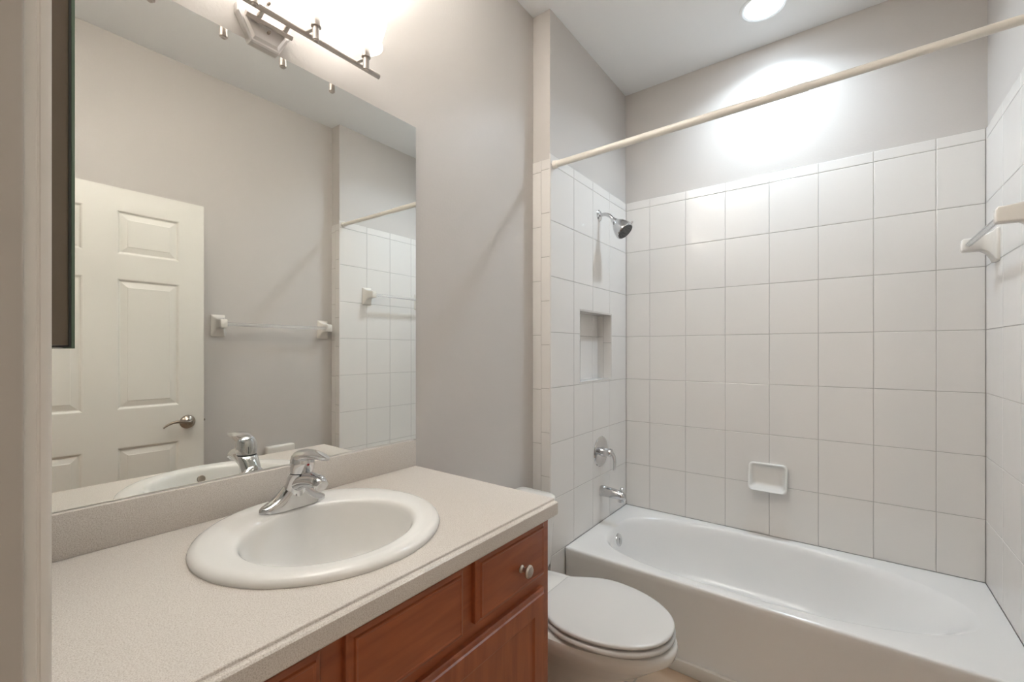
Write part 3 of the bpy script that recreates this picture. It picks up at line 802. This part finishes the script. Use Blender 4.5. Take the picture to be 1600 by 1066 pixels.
# ------------------------------------------------------------------ soap dish
sx0, sx1, sz0, sz1 = -0.398, -0.2245, 0.5905, 0.729
bm = bmesh.new()
def srect(ins, dep, r=0.022, bulge=0):
    out = []
    x0, x1, z0, z1 = sx0 + ins, sx1 - ins, sz0 + ins, sz1 - ins
    r = max(0.003, r - ins * 0.4)
    for (cx_, cz_, a0) in ((x1 - r, z1 - r, 0), (x0 + r, z1 - r, 90), (x0 + r, z0 + r, 180), (x1 - r, z0 + r, 270)):
        for i in range(7):
            a = math.radians(a0 + 90 * i / 6)
            z = cz_ + r * math.sin(a)
            low = max(0.0, min(1.0, (sz1 - z) / (sz1 - sz0)))
            out.append((cx_ + r * math.cos(a), B - (dep + bulge * low ** 1.5), z))
    return out
loft(bm, [srect(0.004, 0.0), srect(0.001, 0.010, bulge=0.016), srect(0.000, 0.016, bulge=0.030), srect(0.002, 0.0195, bulge=0.038), srect(0.006, 0.0205, bulge=0.040), srect(0.010, 0.0185, bulge=0.038), srect(0.013, 0.012, bulge=0.026), srect(0.019, 0.006, bulge=0.008), srect(0.034, 0.004)])
tag(link('soap_dish', bm, m_porc, sharp=60), 'white ceramic soap dish mounted on the tiled back wall above the tub', 'soap dish')

# ------------------------------------------------------------------ shower curtain rod
RY_, RZ_ = 1.737, 2.155
rod = thing('shower_curtain_rod', 'cream telescoping shower curtain rod spanning the tub alcove without a curtain', 'curtain rod', (-0.3, RY_, RZ_))
z_at = lambda x: RZ_ + 0.018 * (x - L) / (R - L)
bm = bmesh.new(); tube(bm, [(L + 0.001, RY_, z_at(L)), (-0.095, RY_, z_at(-0.095))], 0.0148, 24); link('outer_tube', bm, m_rod, rod)
bm = bmesh.new(); tube(bm, [(-0.098, RY_, z_at(-0.098)), (R - 0.001, RY_, z_at(R))], 0.0128, 24); link('inner_tube', bm, m_rod, rod)
for x, s in ((L, 1), (R, -1)):
    bm = bmesh.new(); lathe(bm, [(0, 0.019), (0.018, 0.0175), (0.020, 0.0150)], (x, RY_, z_at(x)), (s, 0, 0), 24); link('end_cap', bm, m_rod, rod)

# ------------------------------------------------------------------ ceramic towel bars and paper holder (all on the right-hand side)
def post(parent, wx, y, z, hw=0.037, hh=0.062, proj=0.096):
    bm = bmesh.new()
    def sect(dx, a, b_, dz, r):
        out = []
        for (sy_, sz_, a0) in ((1, 1, 0), (-1, 1, 90), (-1, -1, 180), (1, -1, 270)):
            for i in range(5):
                t = math.radians(a0 + 90 * i / 4)
                out.append((wx - dx, y + sy_ * (a - r) + r * math.cos(t), z + dz + sz_ * (b_ - r) + r * math.sin(t)))
        return out
    S_ = [sect(0.0, hw, hh, 0, .007), sect(0.007, hw, hh, 0, .007), sect(0.011, hw - .003, hh - .003, 0, .007), sect(0.016, hw * .80, hh * .80, .003, .008),
          sect(0.028, hw * .62, hh * .60, .009, .008), sect(0.045, hw * .54, hh * .45, .011, .008), sect(proj - .018, hw * .52, hh * .40, .009, .007),
          sect(proj - .004, hw * .51, hh * .39, .009, .006), sect(proj, hw * .44, hh * .32, .009, .005)]
    loft(bm, S_)
    return link('post', bm, m_cer, parent, sharp=50)
def bar_obj(parent, wx, y0, y1, z, r, m, nm='bar', dx=0.080):
    bm = bmesh.new(); lathe(bm, [(0, r), (y1 - y0, r)], (wx - dx, y0, z), (0, 1, 0), 8 if m is m_acryl else 24)
    link(nm, bm, m, parent, sharp=30)
tb = thing('towel_bar', 'clear towel bar between two white ceramic posts on the beige painted wall', 'towel bar', (RR, 1.315, 1.476))
post(tb, RR, 1.003, 1.443); post(tb, RR, 1.640, 1.443); bar_obj(tb, RR, 1.012, 1.631, 1.450, 0.0098, m_acryl)
tb = thing('towel_bar', 'clear towel bar between two white ceramic posts on the right tiled shower wall', 'towel bar', (R, 2.16, 1.70))
post(tb, R, 1.925, 1.694); post(tb, R, 2.405, 1.694); bar_obj(tb, R, 1.934, 2.396, 1.702, 0.0098, m_acryl)
tp = thing('toilet_paper_holder', 'white ceramic toilet paper holder on the beige wall opposite the toilet', 'paper holder', (RR, 1.345, 0.63))
bm = bmesh.new()
def prect(dx, ins, r=0.010):
    out = []
    y0, y1, z0, z1 = 1.262 + ins, 1.434 - ins, 0.560 + ins, 0.702 - ins
    for (cy_, cz_, a0) in ((y1 - r, z1 - r, 0), (y0 + r, z1 - r, 90), (y0 + r, z0 + r, 180), (y1 - r, z0 + r, 270)):
        for i in range(6):
            a = math.radians(a0 + 90 * i / 5)
            out.append((RR - dx, cy_ + r * math.cos(a), cz_ + r * math.sin(a)))
    return out
loft(bm, [prect(0.0, 0), prect(0.030, 0), prect(0.036, 0.003), prect(0.038, 0.008), prect(0.036, 0.030)])
link('holder_plate', bm, m_cer, tp, sharp=50)
bm = bmesh.new(); lathe(bm, [(0, 0.008), (0.006, 0.013), (0.128, 0.013), (0.134, 0.008)], (RR - 0.040, 1.281, 0.625), (0, 1, 0), 24); link('roller', bm, m_cer, tp)
